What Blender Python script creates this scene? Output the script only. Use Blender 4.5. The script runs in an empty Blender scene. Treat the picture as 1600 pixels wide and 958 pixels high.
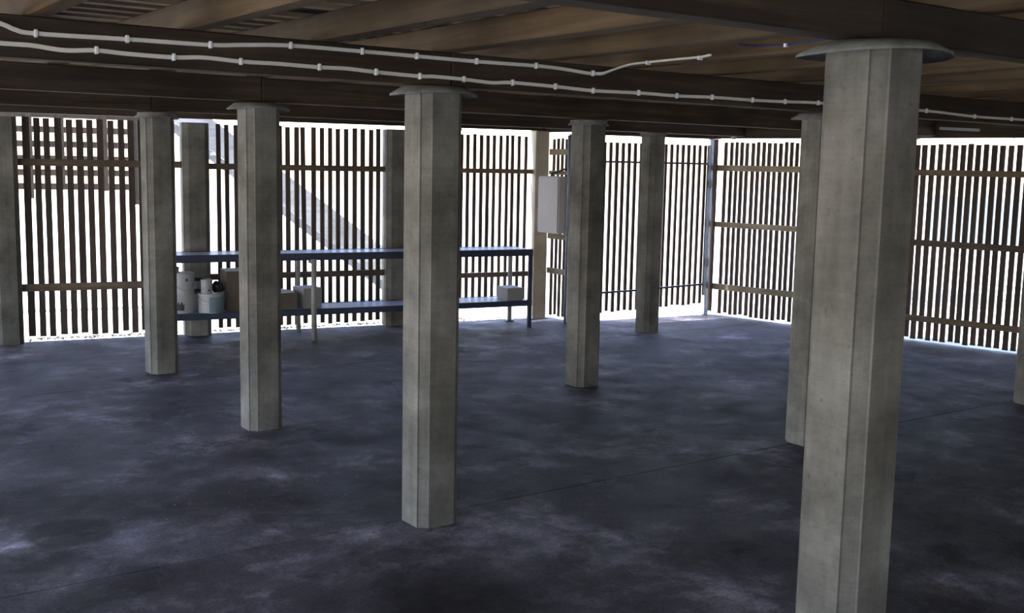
import bpy, bmesh, math, random
from mathutils import Vector, Matrix
random.seed(7)
SC = bpy.context.scene
COL = SC.collection

# ------------------------------------------------------------------ camera
cam_d = bpy.data.cameras.new('camera')
cam_d.sensor_fit = 'HORIZONTAL'; cam_d.sensor_width = 36.0
cam_d.lens = 1722.1 / 1600.0 * 36.0
cam_d.clip_start = 0.02; cam_d.clip_end = 400
cam = bpy.data.objects.new('camera', cam_d); COL.objects.link(cam)
PITCH, ROLL, YAW, EYE = 0.1284, 0.0197, 0.6228, 1.7372
fw = Vector((math.sin(YAW)*math.cos(PITCH), math.cos(YAW)*math.cos(PITCH), -math.sin(PITCH)))
rt = Vector((math.cos(YAW), -math.sin(YAW), 0)); up = rt.cross(fw)
r2 = rt*math.cos(ROLL) + up*math.sin(ROLL); u2 = -rt*math.sin(ROLL) + up*math.cos(ROLL)
m = Matrix((r2, u2, -fw)).transposed().to_4x4(); m.translation = Vector((0, 0, EYE))
cam.matrix_world = m
SC.camera = cam

# ------------------------------------------------------------------ sky, sun, exposure
SUN_EL = math.radians(74); SUN_AZ = Vector((-0.62, 0.78, 0)).normalized()
world = bpy.data.worlds.new('sky'); SC.world = world; world.use_nodes = True
wn = world.node_tree.nodes; wl = world.node_tree.links; wn.clear()
sky = wn.new('ShaderNodeTexSky'); sky.sky_type = 'NISHITA'; sky.sun_disc = False
sky.sun_elevation = SUN_EL; sky.sun_rotation = math.atan2(SUN_AZ.x, SUN_AZ.y)
sky.air_density = 1.2; sky.dust_density = 0.6; sky.ozone_density = 1.0
bg = wn.new('ShaderNodeBackground'); bg.inputs['Strength'].default_value = 0.45
wo = wn.new('ShaderNodeOutputWorld')
wb = wn.new('ShaderNodeMix'); wb.data_type = 'RGBA'; wb.blend_type = 'MULTIPLY'; wb.inputs[0].default_value = 1.0
wb.inputs[7].default_value = (1.06, 0.96, 1.08, 1)
wl.new(sky.outputs[0], wb.inputs[6]); wl.new(wb.outputs[2], bg.inputs['Color']); wl.new(bg.outputs[0], wo.inputs['Surface'])
sun_d = bpy.data.lights.new('sun', 'SUN'); sun_d.energy = 10.0; sun_d.angle = math.radians(0.6)
sun_d.color = (1.0, 0.98, 0.90)
sun = bpy.data.objects.new('sun', sun_d); COL.objects.link(sun)
sd = SUN_AZ*math.cos(SUN_EL) + Vector((0, 0, math.sin(SUN_EL)))
sun.rotation_euler = sd.to_track_quat('Z', 'Y').to_euler(); sun.location = sd*30
SC.view_settings.view_transform = 'Standard'; SC.view_settings.look = 'None'
SC.view_settings.gamma = 1.0; SC.view_settings.use_curve_mapping = False
SC.view_settings.exposure = 1.25

# ------------------------------------------------------------------ materials
MATS = {}
def new_mat(name):
    mt = bpy.data.materials.new(name); mt.use_nodes = True
    MATS[name] = mt
    nt = mt.node_tree
    return mt, nt, nt.nodes['Principled BSDF']
def ramp(nt, src, stops):
    r = nt.nodes.new('ShaderNodeValToRGB')
    e = r.color_ramp.elements
    while len(e) < len(stops): e.new(0.5)
    for k, (pos, c) in enumerate(stops):
        e[k].position = pos; e[k].color = (c[0], c[1], c[2], 1)
    nt.links.new(src, r.inputs[0]); return r.outputs[0]
def noise(nt, vec, scale, detail=6, rough=0.6, dist=0.0):
    n = nt.nodes.new('ShaderNodeTexNoise'); n.inputs['Scale'].default_value = scale
    n.inputs['Detail'].default_value = detail; n.inputs['Roughness'].default_value = rough
    n.inputs['Distortion'].default_value = dist
    nt.links.new(vec, n.inputs['Vector']); return n.outputs['Fac']
def mix(nt, fac, a, b, mode='MIX'):
    x = nt.nodes.new('ShaderNodeMix'); x.data_type = 'RGBA'; x.blend_type = mode
    for sock, v in ((0, fac), (6, a), (7, b)):
        if hasattr(v, 'links'): nt.links.new(v, x.inputs[sock])
        elif isinstance(v, (int, float)): x.inputs[sock].default_value = v
        else: x.inputs[sock].default_value = (v[0], v[1], v[2], 1)
    return x.outputs[2]
def coords(nt, kind='Object', scale=(1, 1, 1), jitter=False):
    tc = nt.nodes.new('ShaderNodeTexCoord'); mp = nt.nodes.new('ShaderNodeMapping')
    mp.inputs['Scale'].default_value = scale
    nt.links.new(tc.outputs[kind], mp.inputs['Vector'])
    if jitter:
        oi = nt.nodes.new('ShaderNodeObjectInfo'); cx = nt.nodes.new('ShaderNodeCombineXYZ')
        ml = nt.nodes.new('ShaderNodeMath'); ml.operation = 'MULTIPLY'; ml.inputs[1].default_value = 37.0
        nt.links.new(oi.outputs['Random'], ml.inputs[0])
        nt.links.new(ml.outputs[0], cx.inputs[0]); nt.links.new(ml.outputs[0], cx.inputs[2])
        nt.links.new(cx.outputs[0], mp.inputs['Location'])
    return mp.outputs[0]
def bump(nt, bsdf, h, strength=0.3, dist=0.01):
    b = nt.nodes.new('ShaderNodeBump'); b.inputs['Strength'].default_value = strength
    b.inputs['Distance'].default_value = dist
    nt.links.new(h, b.inputs['Height']); nt.links.new(b.outputs[0], bsdf.inputs['Normal'])
def plain(name, c, rough=0.6, metal=0.0, var=0.15, scale=8.0):
    mt, nt, b = new_mat(name)
    v = coords(nt, 'Object', (1, 1, 1), True)
    n = noise(nt, v, scale)
    lo = [x*(1-var) for x in c]; hi = [min(1, x*(1+var)) for x in c]
    nt.links.new(ramp(nt, n, [(0.3, lo), (0.7, hi)]), b.inputs['Base Color'])
    b.inputs['Roughness'].default_value = rough; b.inputs['Metallic'].default_value = metal
    return mt
def wood(name, dark, mid, light, axis, rough=0.75, grain=1.0):
    """grain stretched along one axis (0 x, 1 y, 2 z) of the piece"""
    mt, nt, b = new_mat(name)
    s = [16*grain]*3; s[axis] = 0.8*grain
    v = coords(nt, 'Object', tuple(s), True)
    n1 = noise(nt, v, 1.6, 8, 0.65, 0.4)
    v2 = coords(nt, 'Object', (2.2, 2.2, 2.2), True)
    n2 = noise(nt, v2, 1.0, 4, 0.55)
    c1 = ramp(nt, n1, [(0.28, dark), (0.52, mid), (0.78, light)])
    oi = nt.nodes.new('ShaderNodeObjectInfo')
    tone = ramp(nt, oi.outputs['Random'], [(0.0, (0.72, 0.70, 0.68)), (1.0, (1.15, 1.08, 1.0))])
    c2 = mix(nt, 1.0, c1, tone, 'MULTIPLY')
    stain = ramp(nt, n2, [(0.35, (0.45, 0.43, 0.42)), (0.6, (1, 1, 1))])
    c3 = mix(nt, 0.7, c2, stain, 'MULTIPLY')
    nt.links.new(c3, b.inputs['Base Color']); b.inputs['Roughness'].default_value = rough
    bump(nt, b, n1, 0.35, 0.004)
    return mt

# cast concrete of the posts
mt, nt, b = new_mat('post_concrete')
v = coords(nt, 'Object', (1, 1, 1), True)
n1 = noise(nt, v, 3.0, 8, 0.62); n2 = noise(nt, v, 45, 5, 0.7)
vs = coords(nt, 'Object', (26, 26, 0.7), True); n3 = noise(nt, vs, 1.0, 4, 0.6)
vh = coords(nt, 'Object', (3, 3, 90), True); n4 = noise(nt, vh, 1.0, 3, 0.5)
c = ramp(nt, n1, [(0.34, (0.108, 0.103, 0.086)), (0.5, (0.182, 0.174, 0.147)), (0.66, (0.275, 0.265, 0.230))])
c = mix(nt, 0.35, c, ramp(nt, n3, [(0.35, (0.55, 0.53, 0.49)), (0.65, (1, 1, 1))]), 'MULTIPLY')
c = mix(nt, 0.5, c, ramp(nt, n2, [(0.30, (0.55, 0.53, 0.50)), (0.45, (1, 1, 1))]), 'MULTIPLY')
vo = nt.nodes.new('ShaderNodeTexVoronoi'); vo.inputs['Scale'].default_value = 11.0; nt.links.new(v, vo.inputs['Vector'])
c = mix(nt, 0.45, c, ramp(nt, vo.outputs['Distance'], [(0.04, (0.25, 0.23, 0.21)), (0.09, (1, 1, 1))]), 'MULTIPLY')
c = mix(nt, 0.25, c, ramp(nt, n4, [(0.4, (0.75, 0.75, 0.75)), (0.6, (1, 1, 1))]), 'MULTIPLY')
nt.links.new(c, b.inputs['Base Color']); b.inputs['Roughness'].default_value = 0.9
bump(nt, b, n2, 0.35, 0.004)

# slab: mottled, stained grey concrete
mt, nt, b = new_mat('slab_concrete')
geo = nt.nodes.new('ShaderNodeNewGeometry'); pos = geo.outputs['Position']
n1 = noise(nt, pos, 1.1, 12, 0.70, 0.15); n2 = noise(nt, pos, 3.2, 10, 0.72, 0.1)
n3 = noise(nt, pos, 60, 4, 0.7); n4 = noise(nt, pos, 0.35, 4, 0.5)
c = ramp(nt, n1, [(0.36, (0.045, 0.036, 0.038)), (0.455, (0.080, 0.067, 0.073)), (0.53, (0.122, 0.103, 0.113)), (0.585, (0.22, 0.187, 0.205)), (0.64, (0.34, 0.295, 0.32))])
c = mix(nt, 0.55, c, ramp(nt, n2, [(0.36, (0.42, 0.41, 0.40)), (0.55, (1, 1, 1)), (0.70, (1.25, 1.25, 1.25))]), 'MULTIPLY')
c = mix(nt, 0.8, c, ramp(nt, n3, [(0.32, (0.45, 0.45, 0.45)), (0.5, (1, 1, 1)), (0.72, (1.3, 1.3, 1.3))]), 'MULTIPLY')
def blob(center, rad, edge, warp=0.5):
    """mask of a spill of its own ragged outline around a point on the slab"""
    d = nt.nodes.new('ShaderNodeVectorMath'); d.operation = 'DISTANCE'
    nt.links.new(pos, d.inputs[0]); d.inputs[1].default_value = (center[0], center[1], 0)
    nn = noise(nt, pos, 3.0, 7, 0.65, 0.3)
    ma = nt.nodes.new('ShaderNodeMath'); ma.operation = 'MULTIPLY_ADD'; ma.inputs[1].default_value = warp*2*rad; ma.inputs[2].default_value = -warp*rad
    nt.links.new(nn, ma.inputs[0])
    ad = nt.nodes.new('ShaderNodeMath'); ad.operation = 'ADD'
    nt.links.new(d.outputs['Value'], ad.inputs[0]); nt.links.new(ma.outputs[0], ad.inputs[1])
    mr = nt.nodes.new('ShaderNodeMapRange'); mr.inputs[1].default_value = rad - edge; mr.inputs[2].default_value = rad + edge
    mr.inputs[3].default_value = 1; mr.inputs[4].default_value = 0
    nt.links.new(ad.outputs[0], mr.inputs[0]); return mr.outputs[0]
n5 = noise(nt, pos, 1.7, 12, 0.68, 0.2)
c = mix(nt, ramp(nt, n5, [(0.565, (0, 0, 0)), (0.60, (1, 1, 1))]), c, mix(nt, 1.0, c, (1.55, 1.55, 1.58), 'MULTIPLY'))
n6 = noise(nt, pos, 1.35, 12, 0.66, 0.25)
c = mix(nt, ramp(nt, n6, [(0.415, (1, 1, 1)), (0.445, (0, 0, 0))]), c, mix(nt, 1.0, c, (0.58, 0.55, 0.53), 'MULTIPLY'))
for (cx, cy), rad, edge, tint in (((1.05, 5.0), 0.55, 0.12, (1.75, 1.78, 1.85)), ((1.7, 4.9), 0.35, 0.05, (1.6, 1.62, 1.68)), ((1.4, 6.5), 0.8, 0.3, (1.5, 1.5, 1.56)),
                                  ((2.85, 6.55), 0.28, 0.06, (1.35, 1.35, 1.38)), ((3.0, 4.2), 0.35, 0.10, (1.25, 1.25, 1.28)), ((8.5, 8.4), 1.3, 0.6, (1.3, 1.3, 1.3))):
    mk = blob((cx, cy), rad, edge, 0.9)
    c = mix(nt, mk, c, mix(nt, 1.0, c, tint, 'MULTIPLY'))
for (cx, cy), rad, edge, tint in (((2.28, 3.50), 0.32, 0.10, (0.26, 0.19, 0.14)), ((2.0, 3.35), 0.22, 0.1, (0.5, 0.38, 0.28)),
                                  ((1.24, 5.20), 0.20, 0.025, (0.42, 0.40, 0.38)), ((0.98, 4.93), 0.17, 0.025, (0.45, 0.43, 0.41)),
                                  ((2.0, 5.15), 0.38, 0.15, (0.6, 0.57, 0.54)), ((5.4, 5.3), 1.0, 0.5, (0.72, 0.71, 0.70)),
                                  ((3.7, 5.9), 0.9, 0.5, (0.75, 0.74, 0.73)), ((7.4, 6.7), 0.25, 0.1, (0.6, 0.59, 0.58))):
    mk = blob((cx, cy), rad, edge)
    c = mix(nt, mk, c, mix(nt, 1.0, c, tint, 'MULTIPLY'))
nt.links.new(c, b.inputs['Base Color'])
rr = ramp(nt, n2, [(0.35, (0.55,)*3), (0.65, (0.85,)*3)])
nt.links.new(rr, b.inputs['Roughness']); b.inputs['Specular IOR Level'].default_value = 0.35
bump(nt, b, n3, 0.35, 0.004)

BATTEN = wood('weathered_batten', (0.055, 0.040, 0.032), (0.095, 0.071, 0.058), (0.155, 0.122, 0.10), 2)
RAIL = wood('weathered_rail', (0.12, 0.093, 0.063), (0.19, 0.15, 0.105), (0.28, 0.225, 0.165), 0)
SUNLIT_PINE = wood('sunlit_pale_rail', (0.34, 0.295, 0.21), (0.48, 0.42, 0.31), (0.58, 0.51, 0.39), 0)  # newer pale timber, lightened further to paint in the sunlight near the gate
BEARER = wood('bearer_timber', (0.024, 0.015, 0.009), (0.062, 0.041, 0.024), (0.14, 0.098, 0.058), 0, 0.8, 0.7)
JOIST = wood('joist_timber', (0.070, 0.043, 0.021), (0.148, 0.096, 0.046), (0.235, 0.162, 0.085), 1, 0.8, 0.8)
SLAT = wood('ceiling_slat_timber', (0.36, 0.29, 0.20), (0.52, 0.43, 0.31), (0.62, 0.53, 0.39), 0)
BOARDS = wood('floorboard_timber', (0.018, 0.010, 0.006), (0.034, 0.019, 0.012), (0.055, 0.032, 0.021), 0)
STAIR = wood('stair_timber', (0.34, 0.37, 0.44), (0.46, 0.49, 0.56), (0.55, 0.58, 0.65), 0)
DARKSLAT = wood('dark_slat_timber', (0.03, 0.022, 0.016), (0.05, 0.037, 0.027), (0.08, 0.06, 0.045), 0)
CREAM = plain('cream_timber', (0.48, 0.42, 0.31), 0.7)
CAP = plain('galvanised_cap', (0.165, 0.165, 0.15), 0.85, 0.0, 0.35, 14)
STEEL = plain('galvanised_steel', (0.34, 0.37, 0.43), 0.5, 0.5, 0.25, 10)
DARKSTEEL = plain('dark_steel', (0.10, 0.11, 0.14), 0.5, 0.4)
BLUE = plain('blue_paint', (0.030, 0.042, 0.075), 0.5, 0.0, 0.25, 6)
SHELFTOP = plain('pale_laminate', (0.40, 0.41, 0.46), 0.4, 0.0, 0.12, 5)
WHITE = plain('white_plastic', (0.45, 0.45, 0.44), 0.45, 0.0, 0.06)
CABLE = plain('cable_sheath', (0.86, 0.82, 0.73), 0.5, 0.0, 0.08, 6)
CLIP = plain('clip_plastic', (0.92, 0.92, 0.92), 0.4, 0.0, 0.04)
PIPE = plain('cream_pipe', (0.30, 0.29, 0.26), 0.5, 0.0, 0.1)
CARD = plain('cardboard', (0.14, 0.11, 0.082), 0.85, 0.0, 0.12, 5)
PALECARD = plain('pale_cardboard', (0.34, 0.325, 0.31), 0.8, 0.0, 0.08, 5)
BOXGREY = plain('meter_box_paint', (0.55, 0.53, 0.50), 0.5, 0.0, 0.08, 3)
BLACK = plain('black_plastic', (0.02, 0.02, 0.022), 0.5)
TUBBLUE = plain('blue_grey_label', (0.20, 0.27, 0.30), 0.5)
INK = plain('dark_ink', (0.03, 0.035, 0.05), 0.6)
BLUEWIRE = plain('blue_wire', (0.02, 0.04, 0.16), 0.5)
PAPER = plain('white_paper', (0.72, 0.72, 0.74), 0.8, 0.0, 0.04)
GROUND = plain('pale_gravel', (0.48, 0.475, 0.43), 0.95, 0.0, 0.25, 3)
LITTER = plain('dry_litter', (0.45, 0.40, 0.32), 0.9, 0.0, 0.4, 30)
LEAF = plain('green_leaf', (0.24, 0.38, 0.05), 0.6, 0.0, 0.35, 2)
BARK = plain('bark', (0.12, 0.09, 0.06), 0.9)
PALEBLUE = plain('pale_blue_paint', (0.30, 0.42, 0.52), 0.6, 0.0, 0.06)

# ------------------------------------------------------------------ helpers
def link(name, mesh, mat, parent=None, loc=(0, 0, 0), rot=(0, 0, 0)):
    o = bpy.data.objects.new(name, mesh); COL.objects.link(o)
    if mesh is not None and mat is not None and not mesh.materials: mesh.materials.append(mat)
    o.location = loc; o.rotation_euler = rot
    if parent is not None: o.parent = parent
    return o
def thing(name, label, cat, loc=(0, 0, 0), rz=0.0, group=None):
    o = bpy.data.objects.new(name, None); COL.objects.link(o)
    o.empty_display_size = 0.1
    o.location = loc; o.rotation_euler = (0, 0, rz)
    o['label'] = label; o['category'] = cat
    if group: o['group'] = group
    return o
def tag(o, label, cat, group=None):
    o['label'] = label; o['category'] = cat
    if group: o['group'] = group
    return o
def to_mesh(bm, name, smooth=False):
    bmesh.ops.recalc_face_normals(bm, faces=bm.faces)
    me = bpy.data.meshes.new(name); bm.to_mesh(me); bm.free()
    if smooth:
        for f in me.polygons: f.use_smooth = True
    return me
def add_box(bm, lo, hi):
    vs = [bm.verts.new((x, y, z)) for z in (lo[2], hi[2]) for y in (lo[1], hi[1]) for x in (lo[0], hi[0])]
    fs = []
    for f in ((0, 2, 3, 1), (4, 5, 7, 6), (0, 1, 5, 4), (2, 6, 7, 3), (0, 4, 6, 2), (1, 3, 7, 5)):
        fs.append(bm.faces.new([vs[i] for i in f]))
    return vs, fs
def box(name, lo, hi, bevel=0.0):
    """box mesh; coordinates are the piece's own"""
    bm = bmesh.new(); add_box(bm, lo, hi)
    if bevel: bmesh.ops.bevel(bm, geom=list(bm.edges), offset=bevel, segments=1, affect='EDGES')
    return to_mesh(bm, name)
def cbox(name, size, bevel=0.0):
    h = [s/2 for s in size]; return box(name, [-x for x in h], h, bevel)
def lathe(name, prof, seg=24, smooth=True, cap=True):
    bm = bmesh.new(); rings = []
    for r, z in prof:
        if r < 1e-5: rings.append([bm.verts.new((0, 0, z))])
        else: rings.append([bm.verts.new((r*math.cos(2*math.pi*k/seg), r*math.sin(2*math.pi*k/seg), z)) for k in range(seg)])
    for a, c2 in zip(rings, rings[1:]):
        for k in range(seg):
            k2 = (k+1) % seg
            if len(a) == 1 and len(c2) > 1: bm.faces.new((a[0], c2[k], c2[k2]))
            elif len(c2) == 1 and len(a) > 1: bm.faces.new((a[k], a[k2], c2[0]))
            elif len(a) > 1: bm.faces.new((a[k], a[k2], c2[k2], c2[k]))
    if cap:
        for rg in (rings[0], rings[-1]):
            if len(rg) > 1: bm.faces.new(rg)
    me = to_mesh(bm, name)
    if smooth:
        for f in me.polygons: f.use_smooth = len(f.vertices) < 5
        me.set_sharp_from_angle(angle=math.radians(40)) if hasattr(me, 'set_sharp_from_angle') else None
    return me
def strip(name, pts, half_w, half_t, wdir, tdir):
    """flat cable: rectangular rounded section swept along points"""
    bm = bmesh.new(); rings = []
    prof = [(-1, -.45), (-.8, -1), (.8, -1), (1, -.45), (1, .45), (.8, 1), (-.8, 1), (-1, .45)]
    for p, w, t in zip(pts, wdir, tdir):
        rings.append([bm.verts.new(Vector(p) + Vector(w)*a*half_w + Vector(t)*b_*half_t) for a, b_ in prof])
    n = len(prof)
    for a, c2 in zip(rings, rings[1:]):
        for k in range(n): bm.faces.new((a[k], a[(k+1) % n], c2[(k+1) % n], c2[k]))
    bm.faces.new(rings[0]); bm.faces.new(rings[-1])
    return to_mesh(bm, name)
def tube(name, pts, r, seg=8):
    bm = bmesh.new(); rings = []
    pts = [Vector(p) for p in pts]
    for i, p in enumerate(pts):
        d = (pts[min(i+1, len(pts)-1)] - pts[max(i-1, 0)]).normalized()
        a = d.cross(Vector((0, 0, 1)))
        if a.length < 0.05: a = d.cross(Vector((1, 0, 0)))
        a.normalize(); c2 = d.cross(a)
        rings.append([bm.verts.new(p + (a*math.cos(2*math.pi*k/seg) + c2*math.sin(2*math.pi*k/seg))*r) for k in range(seg)])
    for a, c2 in zip(rings, rings[1:]):
        for k in range(seg): bm.faces.new((a[k], a[(k+1) % seg], c2[(k+1) % seg], c2[k]))
    bm.faces.new(rings[0]); bm.faces.new(rings[-1])
    me = to_mesh(bm, name)
    for f in me.polygons: f.use_smooth = len(f.vertices) == 4
    return me
def spline(pts, sub=6):
    """Catmull-Rom through the points"""
    P = [Vector(p) for p in pts]; out = []
    for i in range(len(P)-1):
        p0 = P[max(i-1, 0)]; p1 = P[i]; p2 = P[i+1]; p3 = P[min(i+2, len(P)-1)]
        for k in range(sub):
            t = k/sub
            out.append(0.5*((2*p1) + (p2-p0)*t + (2*p0-5*p1+4*p2-p3)*t*t + (3*p1-p0-3*p2+p3)*t**3))
    out.append(P[-1]); return out

# ------------------------------------------------------------------ setting: ground, slab, floor frame above
g = link('ground', box('ground', (-60, -60, -0.30), (70, 70, -0.06)), GROUND); g['kind'] = 'structure'
WA, WB = Vector((2.1, 10.93)), Vector((7.53, 10.01))
def wall_y(x): return WA.y + (x-WA.x)*(WB.y-WA.y)/(WB.x-WA.x)
fl = thing('floor', 'mottled grey concrete slab with dark stains and straight joints', 'floor'); fl['kind'] = 'structure'
del fl['category']
J = 0.004
def slab(corners):
    bm = bmesh.new()
    lo = [bm.verts.new((x, y, -0.12)) for x, y in corners]; hi = [bm.verts.new((x, y, 0.0)) for x, y in corners]
    n = len(corners)
    bm.faces.new(hi); bm.faces.new(lo[::-1])
    for k in range(n): bm.faces.new((lo[k], lo[(k+1) % n], hi[(k+1) % n], hi[k]))
    link('slab', to_mesh(bm, 'slab'), MATS['slab_concrete'], fl)
XJ = 7.86; Y1, Y2 = 4.54, 8.43
slab([(-4, -5), (XJ-J, -5), (XJ-J, Y1-J), (-4, Y1-J)])
slab([(XJ+J, -5), (12.2, -5), (10.42, Y1-J), (XJ+J, Y1-J)])
slab([(-4, Y1+J), (XJ-J, Y1+J), (XJ-J, Y2-J), (-4, Y2-J)])
slab([(XJ+J, Y1+J), (10.42, Y1+J), (9.75, Y2-J), (XJ+J, Y2-J)])
slab([(-4, Y2+J), (XJ-J, Y2+J), (XJ-J, 9.5), (7.7, 9.55), (7.7, wall_y(7.7)), (-4, wall_y(-4))])
slab([(XJ+J, Y2+J), (9.75, Y2+J), (9.60, 9.28), (XJ+J, 9.50)])
# dark underlay that shows in the joints
link('slab', box('joint_bed', (-3.9, -4.9, -0.14), (9.5, 9.2, -0.007)), MATS['slab_concrete'], fl)

bm = bmesh.new()
oc = [(-4, -5), (11.9, -5), (10.1, 5.73), (9.53, 9.22), (7.6, 9.48), (7.6, 10.0), (-4, wall_y(-4)-0.02)]
va = [bm.verts.new((x, y, 2.378)) for x, y in oc]; vb = [bm.verts.new((x, y, 2.46)) for x, y in oc]
bm.faces.new(va[::-1]); bm.faces.new(vb)
for k in range(len(oc)): bm.faces.new((va[k], va[(k+1) % len(oc)], vb[(k+1) % len(oc)], vb[k]))
ce = link('ceiling', to_mesh(bm, 'ceiling'), BOARDS); ce['kind'] = 'structure'
ce['label'] = 'dark timber floorboards overhead on bearers and joists'
bm_y = [(-2.35, 2.1), (-0.12, 2.1), (2.112, 2.119), (4.468, 2.09), (6.68, 2.095), (8.862, 2.10)]
X0 = -4.0
def right_x(y): return 9.52 + (9.25-y)*0.1761
for y, zb in bm_y:
    x1 = right_x(y) - 0.03
    # two lengths butt-jointed over a post
    for a, c2 in ((X0, 2.80), (2.803, x1)):
        link('bearer', cbox('bearer', (c2-a, 0.10, 2.245-zb), 0.006), BEARER, ce, ((a+c2)/2, y, (2.245+zb)/2))
jx = [-3.8+0.6*k for k in range(7)] + [0.37, 0.95, 1.547, 2.126, 2.735, 3.31, 3.86, 4.45, 5.10, 5.72, 6.31, 6.92, 7.52, 8.12, 8.72, 9.25]
jm = cbox('joist', (0.08, 15.7, 0.112), 0.004)
for i, x in enumerate(jx):
    y1 = min(10.9, wall_y(x)) - 0.05 if x < 7.5 else 9.2
    me = cbox('joist', (0.08 + (0.02 if i in (10, 11) else 0), y1+5, 0.112), 0.004)
    link('joist', me, JOIST, ce, (x+0.04, (y1-5)/2, 2.245+0.056))
y = -4.9; k = 0
while y < 10.8:
    x1 = 10.2 if y < 5 else right_x(y)-0.05
    if y > 9.2: x1 = 7.4
    w = 0.065 + random.uniform(-.006, .006)
    if not (4.27 < y < 4.43):
        link('ceiling_slat', cbox('ceiling_slat', (x1-X0, w, 0.021)), SLAT, ce, ((x1+X0)/2, y, 2.3675))
    y += 0.176; k += 1
# edge beams around the house, on top of the screens
def edge_beam(a, b_, z0, z1, off=0.0):
    a = Vector(a); b_ = Vector(b_); d = b_-a; L = d.length
    n = Vector((-d.y, d.x)).normalized()
    c2 = (a+b_)/2 + n*off
    link('edge_beam', cbox('edge_beam', (L, 0.09, z1-z0), 0.005), BEARER, ce, (c2.x, c2.y, (z0+z1)/2), (0, 0, math.atan2(d.y, d.x)))
edge_beam((-4, wall_y(-4)), (7.70, wall_y(7.70)), 2.115, 2.378)
edge_beam((7.62, 10.0), (7.62, 9.5), 2.10, 2.378)
edge_beam((7.60, 9.5), (9.58, 9.245), 2.075, 2.378)
edge_beam((9.53, 9.25), (12.0, -4.77), 2.08, 2.378)
# upper storey above, so that no daylight comes through the floor
bm = bmesh.new()
oc = [(-4.05, -5.05), (12.0, -5.05), (10.15, 5.73), (9.6, 9.22), (7.58, 9.46), (7.58, 10.05), (6.0, 10.33), (5.9, 11.0), (-4.05, 12.4)]  # overhang past the back screen added to shade the strip at its foot
va = [bm.verts.new((x, y, 2.47)) for x, y in oc]; vb = [bm.verts.new((x, y, 5.2)) for x, y in oc]
bm.faces.new(va[::-1]); bm.faces.new(vb)
for k in range(len(oc)): bm.faces.new((va[k], va[(k+1) % len(oc)], vb[(k+1) % len(oc)], vb[k]))
hs = link('wall_upper', to_mesh(bm, 'wall_upper'), plain('weatherboard', (0.5, 0.5, 0.48))); hs['kind'] = 'structure'

# unseen wall added behind the camera to cut light, its doorway sized for fill
bm = bmesh.new()
add_box(bm, (-4.0, -5.2, -0.06), (3.6, -5.0, 2.45)); add_box(bm, (6.2, -5.2, -0.06), (12.2, -5.0, 2.45)); add_box(bm, (3.6, -5.2, 2.1), (6.2, -5.0, 2.45))
wr = link('wall_rear_added', to_mesh(bm, 'wall_rear_added'), plain('rendered_block', (0.30, 0.29, 0.27), 0.9)); wr['kind'] = 'structure'
# ------------------------------------------------------------------ concrete posts
def post_mesh(h, side=0.224, ch=0.058, rec=0.008):
    s = side/2; c2 = ch/math.sqrt(2)*1.0
    pts = []
    for q in range(4):
        a = math.pi/2*q; ca, sa = math.cos(a), math.sin(a)
        # one face (normal +x before turning) then the recessed chamfer
        loc = [(s, -s+c2), (s, s-c2), (s-rec, s-c2+0.001), (s-c2+0.001, s-rec)]
        for x, y_ in loc: pts.append((x*ca - y_*sa, x*sa + y_*ca))
    bm = bmesh.new(); n = len(pts)
    zs = [0, 0.35, 0.8, 1.3, 1.75, h]
    rings = [[bm.verts.new((x*random.uniform(.995, 1.005), y_*random.uniform(.995, 1.005), z)) for x, y_ in pts] for z in zs]
    for a, b_ in zip(rings, rings[1:]):
        for k in range(n): bm.faces.new((a[k], a[(k+1) % n], b_[(k+1) % n], b_[k]))
    bm.faces.new(rings[0][::-1]); bm.faces.new(rings[-1])
    return to_mesh(bm, 'shaft')
SHAFT = post_mesh(2.075)
def cap_mesh(R):
    bm = bmesh.new(); seg = 40
    prof = [(0, 0.0), (0.11, 0.0), (0.15, -0.003), (R*0.82, -0.012), (R, -0.034)]
    top = []; bot = []
    for r, z in prof:
        rowt, rowb = [], []
        for k in range(seg if r > 0 else 1):
            a = 2*math.pi*k/seg
            wob = 1 + 0.012*math.sin(3*a+R*40) if r > 0.12 else 1
            dz = 0.005*math.sin(2*a+1.3+R*17) if r > 0.16 else 0
            rowt.append(bm.verts.new((r*wob*math.cos(a), r*wob*math.sin(a), z+dz)))
            rowb.append(bm.verts.new((r*wob*math.cos(a), r*wob*math.sin(a), z+dz-(0.005 if r < R*0.9 else 0.009))))
        top.append(rowt); bot.append(rowb)
    for rows in (top, bot):
        for a, c2 in zip(rows, rows[1:]):
            for k in range(seg):
                k2 = (k+1) % seg
                if len(a) == 1: bm.faces.new((a[0], c2[k], c2[k2]))
                else: bm.faces.new((a[k], a[k2], c2[k2], c2[k]))
    for k in range(seg): bm.faces.new((top[-1][k], top[-1][(k+1) % seg], bot[-1][(k+1) % seg], bot[-1][k]))
    return to_mesh(bm, 'ant_cap', True)
def post(x, y, label, R=0.205, cap=True, sc=1.0, rz=0.0, dz=0.0):
    t = thing('concrete_post', label, 'post', (x, y, 0), rz, 'chamfered concrete house posts')
    s = link('shaft', SHAFT, MATS['post_concrete'], t); s.scale = (sc, sc, 1+dz/2.075)
    if cap: link('ant_cap', cap_mesh(R), CAP, t, (0, 0, 2.088+dz))
    return t
post(2.828, 2.112, 'largest foreground concrete post with wide drooping metal ant cap', 0.225, sc=1.04, dz=0.03)
post(2.733, 4.468, 'chamfered concrete post in the middle, standing beside the long slab joint', 0.205)
post(2.795, 6.679, 'concrete post in front of the storage shelf, hiding part of its boxes', 0.195)
post(2.855, 8.862, 'concrete post at the end of the storage shelf nearest the white drum', 0.17)
post(5.60, 4.52, 'concrete post mostly hidden behind the largest foreground post', 0.195)
post(5.529, 6.721, 'concrete post in front of the meter box and the gate', 0.16)
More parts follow.
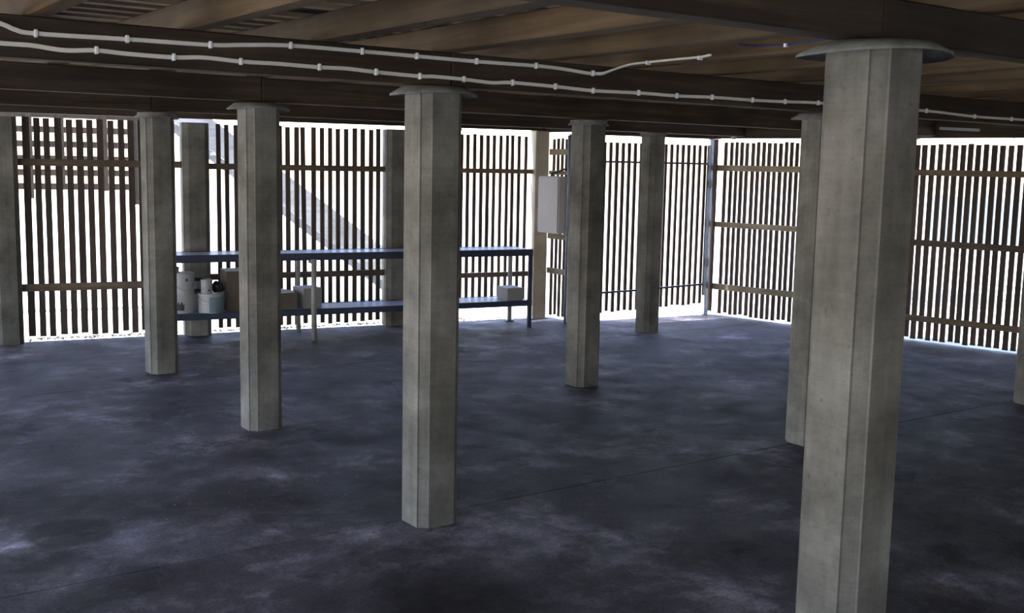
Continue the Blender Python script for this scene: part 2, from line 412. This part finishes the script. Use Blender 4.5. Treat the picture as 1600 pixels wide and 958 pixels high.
post(7.948, 8.60, 'slim distant concrete post standing before the middle of the gate', 0.14, sc=0.93)
post(8.08, 4.40, 'concrete post cut off by the edge of the photo near the right screen', 0.19)
post(5.55, 8.87, 'concrete post hidden directly behind the middle post', 0.17)
post(8.30, 6.62, 'concrete post hidden behind the two nearer posts by the right screen', 0.17)
ANG = math.atan2(WB.y-WA.y, WB.x-WA.x)
T = (WB-WA).normalized(); N = Vector((-T.y, T.x))
def onwall(u, off=0.0): p = WA + T*u + N*off; return p.x, p.y
for u, lb, sc in ((0.02, 'concrete post at the left edge of the photo, against the back screen', 1.0), (1.71, 'concrete post against the back screen behind the paint tins', 1.12), (3.775, 'concrete post against the back screen behind the empty lower shelf', 1.0)):
    x, y = onwall(u, -0.02); post(x, y, lb, cap=False, sc=sc, rz=ANG)
x, y = onwall(5.50, -0.02)
t = thing('timber_post', 'cream painted timber post beside the meter box', 'post', (x, y, 0), ANG)
link('shaft', box('shaft', (-0.085, -0.07, 0), (0.085, 0.07, 2.115), 0.008), CREAM, t)
link('base_plate', box('base_plate', (-0.10, -0.085, 0), (0.10, 0.085, 0.008)), STEEL, t)

# ------------------------------------------------------------------ batten screens
def screen(A, B, label, us, w, z0, z1, rails, u0, u1, name='batten_screen', cat='screen', tilt={}, drops={}, rail_mat=None, side=1):
    """u runs along the wall; battens stand on the outer side of the rails"""
    A = Vector(A); B = Vector(B); d = B-A
    t = thing(name, label, cat, (A.x, A.y, 0), math.atan2(d.y, d.x), None)
    me = box('batten', (-w/2, 0, 0), (w/2, 0.018, 1.0))
    for za, zb in rails:
        link('rail', box('rail', (u0, -0.038*side, za), (u1, 0.0, zb), 0.003), rail_mat or RAIL, t)
    for i, u in enumerate(us):
        bz = z0 + random.uniform(-0.012, 0.012) + drops.get(i, 0)
        tz = z1 + random.uniform(-0.008, 0.008)
        o = link('batten', me, BATTEN, t, (u + random.uniform(-.004, .004), 0.0005 if side == 1 else 0.0005, bz), (0, tilt.get(i, random.uniform(-.002, .002)), 0))
        o.scale = (random.uniform(0.92, 1.08), 1, tz-bz)
    return t
def rng(a, b_, pitch):
    n = int(round((b_-a)/pitch)); return [a + (b_-a)*k/n for k in range(n+1)]
screen(WA, WB, 'timber batten screen bay beside the left-edge post', rng(0.205, 1.50, 0.0925), 0.059, 0.05, 2.075, [(1.638, 1.702), (0.475, 0.545)], 0.134, 1.584)
screen(WA, WB, 'timber batten screen bay behind the storage shelf boxes', rng(1.945, 3.605, 0.0873), 0.046, 0.05, 2.073, [(1.63, 1.688), (0.536, 0.598)], 1.836, 3.662, tilt={10: -0.012})
screen(WA, WB, 'timber batten screen bay behind the clear right end of the storage shelf', rng(3.935, 5.335, 0.0795), 0.037, 0.16, 2.055, [(1.634, 1.684), (0.482, 0.538)], 3.888, 5.413)
screen(WA, WB, 'timber batten screen bay beyond the left-edge post, out of frame', rng(-1.95, -0.16, 0.0925), 0.057, 0.05, 2.075, [(1.638, 1.702), (0.475, 0.545)], -2.0, -0.095)
RA, RB = (7.62, 10.0), (7.612, 9.50)
screen(RA, RB, 'narrow batten screen return under and above the meter box', rng(0.13, 0.44, 0.075), 0.034, 0.05, 2.03, [(1.848, 1.915), (1.63, 1.675), (0.912, 0.976), (0.522, 0.586)], 0.10, 0.46, side=1, rail_mat=SUNLIT_PINE)
GA, GB = Vector((9.53, 9.25)), Vector((10.15, 5.73))
RL = [(1.706, 1.775), (1.052, 1.115), (0.315, 0.385)]
screen(GA, GB, 'timber batten screen bay at the sunny corner beside the gate', rng(0.155, 1.30, 0.0705), 0.042, 0.035, 2.035, RL, 0.02, 1.35, rail_mat=SUNLIT_PINE)
screen(GA, GB, 'timber batten screen bay mostly hidden behind the foreground post', rng(1.38, 2.375, 0.0745), 0.046, 0.03, 2.025, [(1.706, 1.768), (1.02, 1.085), (0.26, 0.33)], 1.35, 2.42)
screen(GA, GB, 'dark timber batten screen bay to the right of the foreground post', rng(2.456, 3.85, 0.0785), 0.052, 0.03, 2.018, [(1.704, 1.765), (0.99, 1.053), (0.215, 0.275)], 2.42, 3.90)
GD = (GB-GA).normalized()
G2 = GA + GD*3.95; G3 = GA + GD*14.0
d = G3-G2
ws = link('wall_right_added', box('wall_right_added', (0.0, -0.04, -0.06), (d.length, 0.06, 2.08)), MATS['rendered_block'], None, (G2.x, G2.y, 0), (0, 0, math.atan2(d.y, d.x))); ws['kind'] = 'structure'  # unseen solid wall added to keep light off the floor on this side

# gate: two steel framed leaves faced with battens
PA, PB = Vector((7.61, 9.50)), Vector((9.52, 9.25))
gd = PB-PA; GANG = math.atan2(gd.y, gd.x)
def leaf(label, u0, u1, z0, z1, rz0, rz1):
    t = thing('batten_gate', label, 'gate', (PA.x, PA.y, 0), GANG)
    bm = bmesh.new()
    link('gate_rail', box('gate_rail', (u0, -0.022, 1.775), (u1, 0.0, 1.797)), DARKSTEEL, t)
    for ua, ub in ((u0, u0+0.025), (u1-0.025, u1)):
        link('stile', box('stile', (ua, -0.024, 0.24), (ub, -0.001, 2.0)), STEEL, t)
    o = link('gate_rail', box('gate_rail', (0, -0.022, -0.011), (u1-u0, 0.0, 0.011)), DARKSTEEL, t, (u0, 0, rz0), (0, -math.atan2(rz1-rz0, u1-u0), 0))
    me = box('batten', (-0.0185, 0, 0), (0.0185, 0.018, 1.0))
    for u in rng(u0+0.045, u1-0.045, 0.08):
        zb = z0 + (z1-z0)*(u-u0)/(u1-u0) + random.uniform(-.01, .01)
        o = link('batten', me, BATTEN, t, (u, 0.0005, zb)); o.scale = (random.uniform(.9, 1.1), 1, 2.0-zb)
leaf('gate leaf of battens on thin steel rails, hung beside the meter box', 0.035, 0.945, 0.085, 0.11, 0.312, 0.332)
leaf('gate leaf of battens on thin steel rails, hung in the sunny corner', 0.955, 1.85, 0.11, 0.145, 0.336, 0.37)
def gate_post(u, label):
    p = PA + gd.normalized()*u
    t = thing('gate_post', label, 'post', (p.x, p.y, 0), GANG)
    link('tube', box('tube', (-0.028, -0.028, 0), (0.028, 0.028, 2.075), 0.006), STEEL, t)
    for z in (0.62, 1.55):
        link('hinge', box('hinge', (-0.02, -0.046, z-0.05), (0.045, -0.024, z+0.05), 0.006), STEEL, t)
gate_post(-0.02, 'galvanised steel gate post beside the meter box')
gate_post(1.885, 'galvanised steel gate post with hinges in the sunny corner')
p = GA + GD*0.085
t = thing('corner_stud', 'weathered timber corner stud next to the steel gate post', 'post', (p.x-0.03, p.y, 0), math.atan2(GD.y, GD.x))
link('stud', box('stud', (-0.03, -0.070, 0.06), (0.02, -0.042, 2.07), 0.004), BATTEN, t)

# meter box on the return
t = thing('meter_box', 'pale grey metal meter box with cable on top, fixed beside the gate', 'meter box', (7.60, 9.70, 0))
bx = link('body', box('body', (-0.165, -0.185, 0.99), (-0.018, 0.185, 1.615), 0.006), BOXGREY, t)
link('door', box('door', (-0.180, -0.178, 1.0), (-0.166, 0.178, 1.605), 0.004), BOXGREY, t)
link('bracket', box('bracket', (-0.018, -0.1, 1.05), (0.012, 0.1, 1.55)), STEEL, t)
link('supply_cable', tube('supply_cable', spline([(-0.09, 0.06, 1.615), (-0.09, 0.03, 1.65), (-0.085, -0.05, 1.665), (-0.07, -0.13, 1.69), (-0.06, -0.175, 1.70), (-0.055, -0.19, 1.78), (-0.055, -0.19, 2.06)], 5), 0.012), BLACK, t)
link('conduit', tube('conduit', [(-0.08, -0.232, 0.0), (-0.08, -0.232, 1.6), (-0.08, -0.232, 2.06)], 0.014), STEEL, t)

# ------------------------------------------------------------------ storage shelf
SA = Vector((7.05, 9.45)); SD = Vector((-0.986, 0.167)); L = 3.82
t = thing('storage_shelf', 'long two-tier blue steel shelf with pale boards along the back screen', 'shelf', (SA.x, SA.y, 0), math.atan2(-SD.y, -SD.x))
# local x runs from -L (far left end) to 0 (right end); y away from the camera
for z, zz in ((0.835, 0.055), (0.285, 0.045)):
    nm = 3
    for k in range(nm):
        a = -L + L*k/nm; b_ = -L + L*(k+1)/nm
        link('shelf_board', box('shelf_board', (a+0.003, 0.012, z-0.012), (b_-0.003, 0.43, z), 0.002), SHELFTOP, t, (0, 0, 0), (0, 0, 0))
    for ya, yb in ((-0.008, 0.012), (0.43, 0.45)):
        link('edge_beam', box('edge_beam', (-L, ya, z-0.012-zz), (0.0, yb, z+0.004), 0.003), BLUE, t)
    for u in (-L+0.02, -2.48, -1.25, -0.04):
        link('crossbar', box('crossbar', (u-0.015, 0.012, z-0.05), (u+0.015, 0.43, z-0.013)), BLUE, t)
for u in (-0.065, -L+0.02):
    for yy in (-0.039, 0.45):
        link('leg', box('leg', (u, yy, 0.0), (u+0.045, yy+0.03, 0.79), 0.003), BLUE if yy < 0 else PIPE, t)
for u, yy in ((-2.44, -0.14), (-2.43, 0.478)):
    link('leg', tube('leg', [(u, yy, 0.0), (u-0.004, yy, 0.4), (u, yy, 0.79)], 0.027 if yy < 0 else 0.024, 12), PIPE, t)
link('support_arm', box('support_arm', (-2.46, -0.14, 0.745), (-2.42, 0.0, 0.785)), BLUE, t)
link('foot_plate', box('foot_plate', (-0.09, 0.43, 0.0), (0.0, 0.495, 0.012)), DARKSTEEL, t)
SH = t
def shelf_pt(u, yy, z):  # shelf local -> world
    c2, s = math.cos(SH.rotation_euler.z), math.sin(SH.rotation_euler.z)
    return (SA.x + u*c2 - yy*s, SA.y + u*s + yy*c2, z)
SRZ = SH.rotation_euler.z
ZS = 0.2852
def drum(u, yy, z, r, h, label, name='paint_tin', cat='tin', mat=WHITE, lidmat=WHITE, band=None, handle=True, group=None):
    x, y, _ = shelf_pt(u, yy, 0)
    t = thing(name, label, cat, (x, y, z), SRZ, group)
    link('body', lathe('body', [(r*0.97, 0), (r, 0.004), (r, h*0.47), (r*1.015, h*0.48), (r*1.015, h*0.5), (r, h*0.51), (r, h-0.012), (r*1.03, h-0.010), (r*1.03, h)], 28), mat, t)
    link('lid', lathe('lid', [(r*1.04, h-0.004), (r*1.04, h+0.006), (r*0.93, h+0.008), (r*0.9, h+0.002), (0, h+0.002)], 28), lidmat, t)
    if handle:
        pts = [(r*1.03*math.cos(a), -r*1.03*abs(math.sin(a))*0.99 - 0.006, h*0.86 - 0.55*h*0.5*math.sin(a)) for a in [math.pi*k/12 for k in range(13)]]
        link('handle', tube('handle', pts, 0.0025, 6), STEEL, t)
    return t
def patch(t, r, a0, a1, z0, z1, mat, name, wav=0.0):
    """printed label or splash wrapped round a tin"""
    bm = bmesh.new(); seg = 10; top = []; bot = []
    for k in range(seg+1):
        a = a0 + (a1-a0)*k/seg
        w = wav*math.sin(k*1.9)
        bot.append(bm.verts.new((r*math.cos(a), r*math.sin(a), z0))); top.append(bm.verts.new((r*math.cos(a), r*math.sin(a), z1+w)))
    for k in range(seg): bm.faces.new((bot[k], bot[k+1], top[k+1], top[k]))
    return link(name, to_mesh(bm, name), mat, t)
FRONT = -math.pi*0.62
d1 = drum(-3.62, 0.14, ZS, 0.095, 0.375, 'tall white drum with a dark smear, at the left end of the lower shelf', 'drum', 'drum')
patch(d1, 0.0965, FRONT-0.75, FRONT+0.25, 0.03, 0.10, INK, 'paint_smear', 0.02)
patch(d1, 0.0965, FRONT+0.42, FRONT+0.62, 0.305, 0.33, INK, 'printed_mark')
d0 = drum(-3.70, 0.33, ZS, 0.07, 0.41, 'narrow tin with a dark lid standing behind the tall white drum', 'paint_tin', 'tin', PALECARD, BLACK, handle=False)
d2 = drum(-3.45, 0.322, ZS, 0.09, 0.29, 'white tin with dark rim between the tall drum and the stacked tins', 'paint_tin', 'tin', WHITE, BLACK)
patch(d2, 0.0915, FRONT-0.5, FRONT+0.5, 0.16, 0.21, INK, 'printed_mark')
d3 = drum(-3.375, 0.10, ZS, 0.118, 0.178, 'wide white tub with a blue-grey label carrying a small tin on its lid', 'tub', 'tub')
patch(d3, 0.1195, FRONT+0.05, FRONT+1.5, 0.008, 0.155, TUBBLUE, 'printed_label')
d4 = drum(-3.42, 0.07, ZS+0.187, 0.053, 0.125, 'small white tin stacked on top of the wide tub', 'paint_tin', 'tin', handle=False)
patch(d4, 0.0545, FRONT+0.45, FRONT+0.75, 0.02, 0.038, INK, 'printed_mark')
x, y, _ = shelf_pt(-3.31, 0.12, 0)
t = thing('black_rag', 'crumpled black cloth heaped on the wide tub beside the small tin', 'rag', (x, y, ZS+0.187))
bm = bmesh.new(); bmesh.ops.create_icosphere(bm, subdivisions=3, radius=0.06)
for v in bm.verts:
    n = math.sin(v.co.x*90)*math.cos(v.co.y*75+v.co.z*60)
    v.co *= 1 + 0.16*n; v.co.z = max(-0.05, v.co.z*0.95) + 0.05
link('cloth', to_mesh(bm, 'cloth', True), BLACK, t)

def carton(u, yy, sx, sy, sz, label, mat, rz=0.0, top=None, z=ZS, name='cardboard_box', seam=True):
    x, y, _ = shelf_pt(u, yy, 0)
    t = thing(name, label, 'box', (x, y, z), SRZ+rz)
    link('carton', box('carton', (-sx/2, -sy/2, 0), (sx/2, sy/2, sz), 0.004), mat, t)
    for s in (-1, 1):
        link('flap', box('flap', (-sx/2+0.003, -sy/2+0.002 if s < 0 else 0.003, sz), (sx/2-0.003, -0.003 if s < 0 else sy/2-0.002, sz+0.004)), top or mat, t)
    if seam: link('tape', box('tape', (-0.018, -sy/2-0.0015, sz*0.6), (0.018, -sy/2-0.0005, sz)), top or PALECARD, t)
    return t
carton(-3.07, 0.25, 0.32, 0.28, 0.385, 'tall brown cardboard box with a pale top beside the wide tub', CARD, 0.0, PAPER, seam=False)
carton(-2.68, 0.17, 0.22, 0.30, 0.155, 'low brown cardboard box with papers on it next to the white box', CARD, 0.05, seam=False)
x, y, _ = shelf_pt(-2.70, 0.17, 0)
pp = link('paper_stack', box('paper_stack', (-0.09, -0.12, 0), (0.09, 0.12, 0.02), 0.002), PAPER, None, (x, y, ZS+0.161), (0, 0, SRZ+0.3))
tag(pp, 'thin stack of white papers on the low brown box', 'papers')
carton(-2.415, 0.20, 0.20, 0.24, 0.20, 'white carton behind the cream pipe leg of the shelf', PALECARD, 0.2, PAPER, seam=False)
carton(-0.185, 0.16, 0.19, 0.26, 0.135, 'small white carton at the right end of the lower shelf', PALECARD, 0.0, PAPER, seam=False)

# ------------------------------------------------------------------ cables on the second bearer
YB = 4.468 - 0.05
def cable(name, label, xs, clips, ext=None, w=0.0085, mat=CABLE):
    pts = spline([(x, YB-0.006, z) for x, z in xs], 6)
    W = []; Tt = []
    for i, p in enumerate(pts):
        d = (pts[min(i+1, len(pts)-1)] - pts[max(i-1, 0)]).normalized()
        tt = Vector((0, -1, 0)); W.append(tt.cross(d).normalized()); Tt.append(tt)
    o = link(name, strip(name, pts, w, 0.005, W, Tt), mat)
    tag(o, label, 'cable')
    for x in clips:
        j = min(range(len(pts)), key=lambda k: abs(pts[k].x-x))
        link('clip', box('clip', (-0.007, -0.0145, -0.014), (0.007, 0.006, 0.015), 0.003), CLIP, o, (pts[j].x, YB-0.003, pts[j].z))
    return o
up_pts = [(-1.2, 2.20), (0.0, 2.19), (0.45, 2.235), (0.70, 2.236), (0.859, 2.207), (0.912, 2.189), (0.982, 2.181), (1.314, 2.187), (1.644, 2.191), (1.80, 2.203), (1.993, 2.215), (2.331, 2.216), (2.608, 2.215), (2.935, 2.214), (3.285, 2.217), (3.45, 2.213), (3.60, 2.203), (3.655, 2.204)]
uc = cable('upper_cable', 'white cable clipped along the beam, the upper run that turns up to a joist', up_pts, [0.982, 1.314, 1.644, 1.993, 2.331, 2.608, 2.935, 3.285, 3.647])
low_pts = [(-1.2, 2.13), (0.3, 2.14), (0.856, 2.137), (0.965, 2.137), (1.08, 2.128), (1.197, 2.136), (1.312, 2.132), (1.494, 2.131), (1.616, 2.139), (1.772, 2.134), (1.946, 2.136), (2.125, 2.134), (2.25, 2.137), (2.40, 2.131), (2.625, 2.127), (2.70, 2.130), (2.865, 2.127), (3.021, 2.121), (3.145, 2.128), (3.407, 2.124), (3.65, 2.117), (3.96, 2.122), (4.237, 2.121), (4.505, 2.127), (4.83, 2.127), (5.108, 2.132), (5.406, 2.139), (5.9, 2.136), (6.498, 2.139), (7.054, 2.125), (7.634, 2.126), (8.6, 2.13)]
cable('lower_cable', 'white cable clipped along the beam, the lower run reaching past the foreground post', low_pts, [1.197, 1.494, 1.772, 2.125, 2.40, 2.625, 2.865, 3.145, 3.407, 3.65, 3.96, 4.237, 4.505, 4.83, 5.108, 5.406, 6.1, 6.498, 7.054, 7.5])
# the turn-up: follows the underside of a joist towards the camera
jp = spline([(3.655, YB-0.006, 2.204), (3.70, YB-0.02, 2.206), (3.73, YB-0.06, 2.222), (3.715, 4.22, 2.238), (3.70, 4.09, 2.2405), (3.69, 3.85, 2.2405), (3.685, 3.69, 2.2405), (3.65, 3.60, 2.2405)], 6)
Wd = []; Td = []
for i, p in enumerate(jp):
    d = (jp[min(i+1, len(jp)-1)] - jp[max(i-1, 0)]).normalized()
    f = min(1, i/14)
    tt = Vector((0, -(1-f), -f)).normalized(); w = tt.cross(d)
    Wd.append(w.normalized() if w.length > 0.05 else Vector((1, 0, 0))); Td.append(tt)
link('cable_turn', strip('cable_turn', jp, 0.0085, 0.0045, Wd, Td), CABLE, uc)
for yy in (4.05, 3.70):
    link('clip', box('clip', (-0.014, -0.007, -0.013), (0.014, 0.007, 0.006), 0.003), CLIP, uc, (3.69, yy, 2.2405))
bw = link('blue_wire', tube('blue_wire', spline([(3.40, 3.20, 2.2405), (3.43, 3.185, 2.236), (3.50, 3.19, 2.2405), (3.56, 3.07, 2.2405), (3.515, 2.87, 2.2405), (3.46, 2.70, 2.2405), (3.40, 2.3, 2.2405)], 5), 0.004), BLUEWIRE)
tag(bw, 'thin blue wire under the joists beside the foreground ant cap', 'wire')
link('clip', box('clip', (-0.008, -0.006, -0.01), (0.008, 0.006, 0.004)), CLIP, bw, (3.555, 3.08, 2.2405))

# pale strip imitating leaked light, and a junction box, on the right edge beam
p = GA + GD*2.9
o = link('light_leak_strip', cbox('light_leak_strip', (0.40, 0.012, 0.028), 0.002), WHITE, None, (p.x-0.053, p.y, 2.165), (0, 0.05, math.atan2(GD.y, GD.x)))
tag(o, 'short pale strip imitating light leaking at the edge beam above the right screen', 'strip')
p = GA + GD*0.30
t = thing('junction_box', 'tiny pale round junction box under the edge beam near the corner', 'junction box', (p.x-0.055, p.y, 2.09))
link('cover', lathe('cover', [(0, -0.02), (0.026, -0.02), (0.03, -0.012), (0.03, 0.02), (0, 0.02)], 16), WHITE, t)

# ------------------------------------------------------------------ outside
# staircase that climbs beyond the back screen
off = 1.8
a = WA + N*off
t = thing('outdoor_staircase', 'grey timber open-riser staircase seen through the back screen', 'staircase', (a.x, a.y, 0), ANG)
u_b, z_b, sl = 4.98, 0.0, 0.72
Ls = 3.30
ang = math.atan(sl)
for yy in (0.0, 0.85):
    bm = bmesh.new()
    prof = [(u_b, -0.06), (u_b-0.25, -0.06), (u_b-Ls-0.08, sl*Ls-0.08), (u_b-Ls-0.08, sl*Ls+0.20), (u_b-Ls, sl*Ls+0.2), (u_b, 0.20)]
    A_ = [bm.verts.new((x, yy, z)) for x, z in prof]; B_ = [bm.verts.new((x, yy+0.045, z)) for x, z in prof]
    bm.faces.new(A_); bm.faces.new(B_[::-1])
    for k in range(len(prof)): bm.faces.new((A_[k], A_[(k+1) % 6], B_[(k+1) % 6], B_[k]))
    link('stringer', to_mesh(bm, 'stringer'), STAIR, t)
for k in range(14):
    z = 0.17 + 0.18*k; u = u_b - z/sl
    if z > 2.36: break
    link('tread', box('tread', (-0.13, 0.045, -0.02), (0.13, 0.85, 0.02)), STAIR, t, (u, 0, z))
for u in (1.76, 2.12):
    zt = (u_b-u)*sl
    link('post', box('post', (u-0.045, 0.86, -0.06), (u+0.045, 0.95, zt+0.1)), STAIR, t)
# horizontal slat screen beyond the left bay
a = WA + N*3.0
t = thing('slatted_balustrade', 'dark horizontal slat balustrade seen through the left batten bay', 'balustrade', (a.x, a.y, 0), ANG)
for z0, z1 in ((1.998, 2.072), (1.829, 1.903), (1.645, 1.734), (1.497, 1.571), (1.334, 1.408), (2.17, 2.24), (2.34, 2.41)):
    link('slat', box('slat', (-0.9, 0, z0), (1.95, 0.03, z1)), DARKSLAT, t)
for u, zb in ((0.365, 1.23), (0.71, 1.40), (1.19, 1.32), (1.545, 1.16), (-0.25, 1.3)):
    link('baluster', box('baluster', (u-0.035, -0.035, zb), (u+0.035, -0.001, 2.45)), DARKSLAT, t)
for u in (0.02, 1.83):
    link('post', box('post', (u-0.05, 0.031, -0.06), (u+0.05, 0.12, 2.5)), DARKSLAT, t)
# low pale blue boundary fence beyond the right screen
t = thing('boundary_fence', 'pale blue boarded fence glimpsed through the right screen', 'fence', (16.5, 0, 0), 0)
for k in range(13):
    link('board', box('board', (0, k*1.0-2.0, 0.55), (0.03, k*1.0-1.01, 1.35)), PALEBLUE, t)
for k in range(5):
    link('post', box('post', (0.031, k*3.0-2.0, -0.06), (0.12, k*3.0-1.9, 1.4)), STAIR, t)
# trees beyond the right screen
def tree(x, y, h, R, label, nleaf, seed):
    rnd = random.Random(seed)
    t = thing('leafy_tree', label, 'tree', (x, y, -0.06), 0, None)
    link('trunk', tube('trunk', [(0, 0, 0), (0.05, 0.03, h*0.4), (0.0, 0.1, h*0.7), (0.1, 0, h)], 0.09, 10), BARK, t)
    bm = bmesh.new()
    for i in range(nleaf):
        while True:
            q = Vector((rnd.uniform(-1, 1), rnd.uniform(-1, 1), rnd.uniform(-1, 1)))
            if 0.3 < q.length < 1: break
        c2 = Vector((q.x*R, q.y*R, h + q.z*R*0.75))
        d = Vector((rnd.gauss(0, 1), rnd.gauss(0, 1), rnd.gauss(0, .6))).normalized(); e = d.orthogonal().normalized()
        s = rnd.uniform(0.07, 0.13)
        vs = [bm.verts.new(c2 + d*s*pa + e*s*pb) for pa, pb in ((-1, 0), (0, -.4), (1, 0), (0, .4))]
        bm.faces.new(vs)
    link('foliage', to_mesh(bm, 'foliage'), LEAF, t)
tree(13.6, 10.1, 3.1, 1.3, 'green leafy tree behind the right screen, nearer the gate', 1500, 3)
tree(15.7, 8.3, 3.3, 1.45, 'green leafy tree behind the right screen, farther from the gate', 1500, 5)
# dry litter along the foot of the back screen
rnd = random.Random(11); bm = bmesh.new()
for i in range(1500):
    u = rnd.uniform(0.1, 5.2); o_ = rnd.gauss(0.045, 0.035)
    if u < 0.17 or 1.54 < u < 1.88 or 3.62 < u < 3.93: continue
    x, y = onwall(u, max(-0.05, min(0.16, o_)))
    zb = 0.0 if o_ < 0.08 else -0.0
    d = Vector((rnd.gauss(0, 1), rnd.gauss(0, 1), rnd.gauss(0, .25))).normalized(); e = d.cross(Vector((0, 0, 1))).normalized()
    s = rnd.uniform(0.008, 0.03); c2 = Vector((x, y, zb + rnd.uniform(0.004, 0.022)))
    vs = [bm.verts.new(c2 + d*s*pa + e*s*pb + Vector((0, 0, pz))) for pa, pb, pz in ((-1, 0, 0), (0, -.5, 0.006), (1, 0, 0), (0, .5, .002))]
    bm.faces.new(vs)
o = link('leaf_litter', to_mesh(bm, 'leaf_litter'), LITTER)
o['kind'] = 'stuff'; tag(o, 'pale dry leaf litter along the foot of the back screen', 'leaf litter')
bm = bmesh.new()
for i in range(170):
    if i < 60: x, y = rnd.gauss(6.3, 0.55), rnd.gauss(6.6, 0.3)
    elif i < 110: x, y = rnd.gauss(1.9, 0.35), rnd.gauss(5.1, 0.18)
    else: x, y = rnd.uniform(1, 7), rnd.uniform(3, 8.5)
    a = rnd.uniform(0, 6.28); s = rnd.uniform(0.003, 0.007)
    d = Vector((math.cos(a), math.sin(a), 0)); e = Vector((-d.y, d.x, 0)); c2 = Vector((x, y, 0.002))
    vs = [bm.verts.new(c2 + d*s*pa + e*s*pb + Vector((0, 0, pz))) for pa, pb, pz in ((-1, 0, 0), (0, -.45, .003), (1, 0, 0.002), (0, .45, .003))]
    bm.faces.new(vs)
o = link('floor_debris', to_mesh(bm, 'floor_debris'), LITTER)
o['kind'] = 'stuff'; tag(o, 'specks of dry leaf and grit scattered on the slab', 'debris')
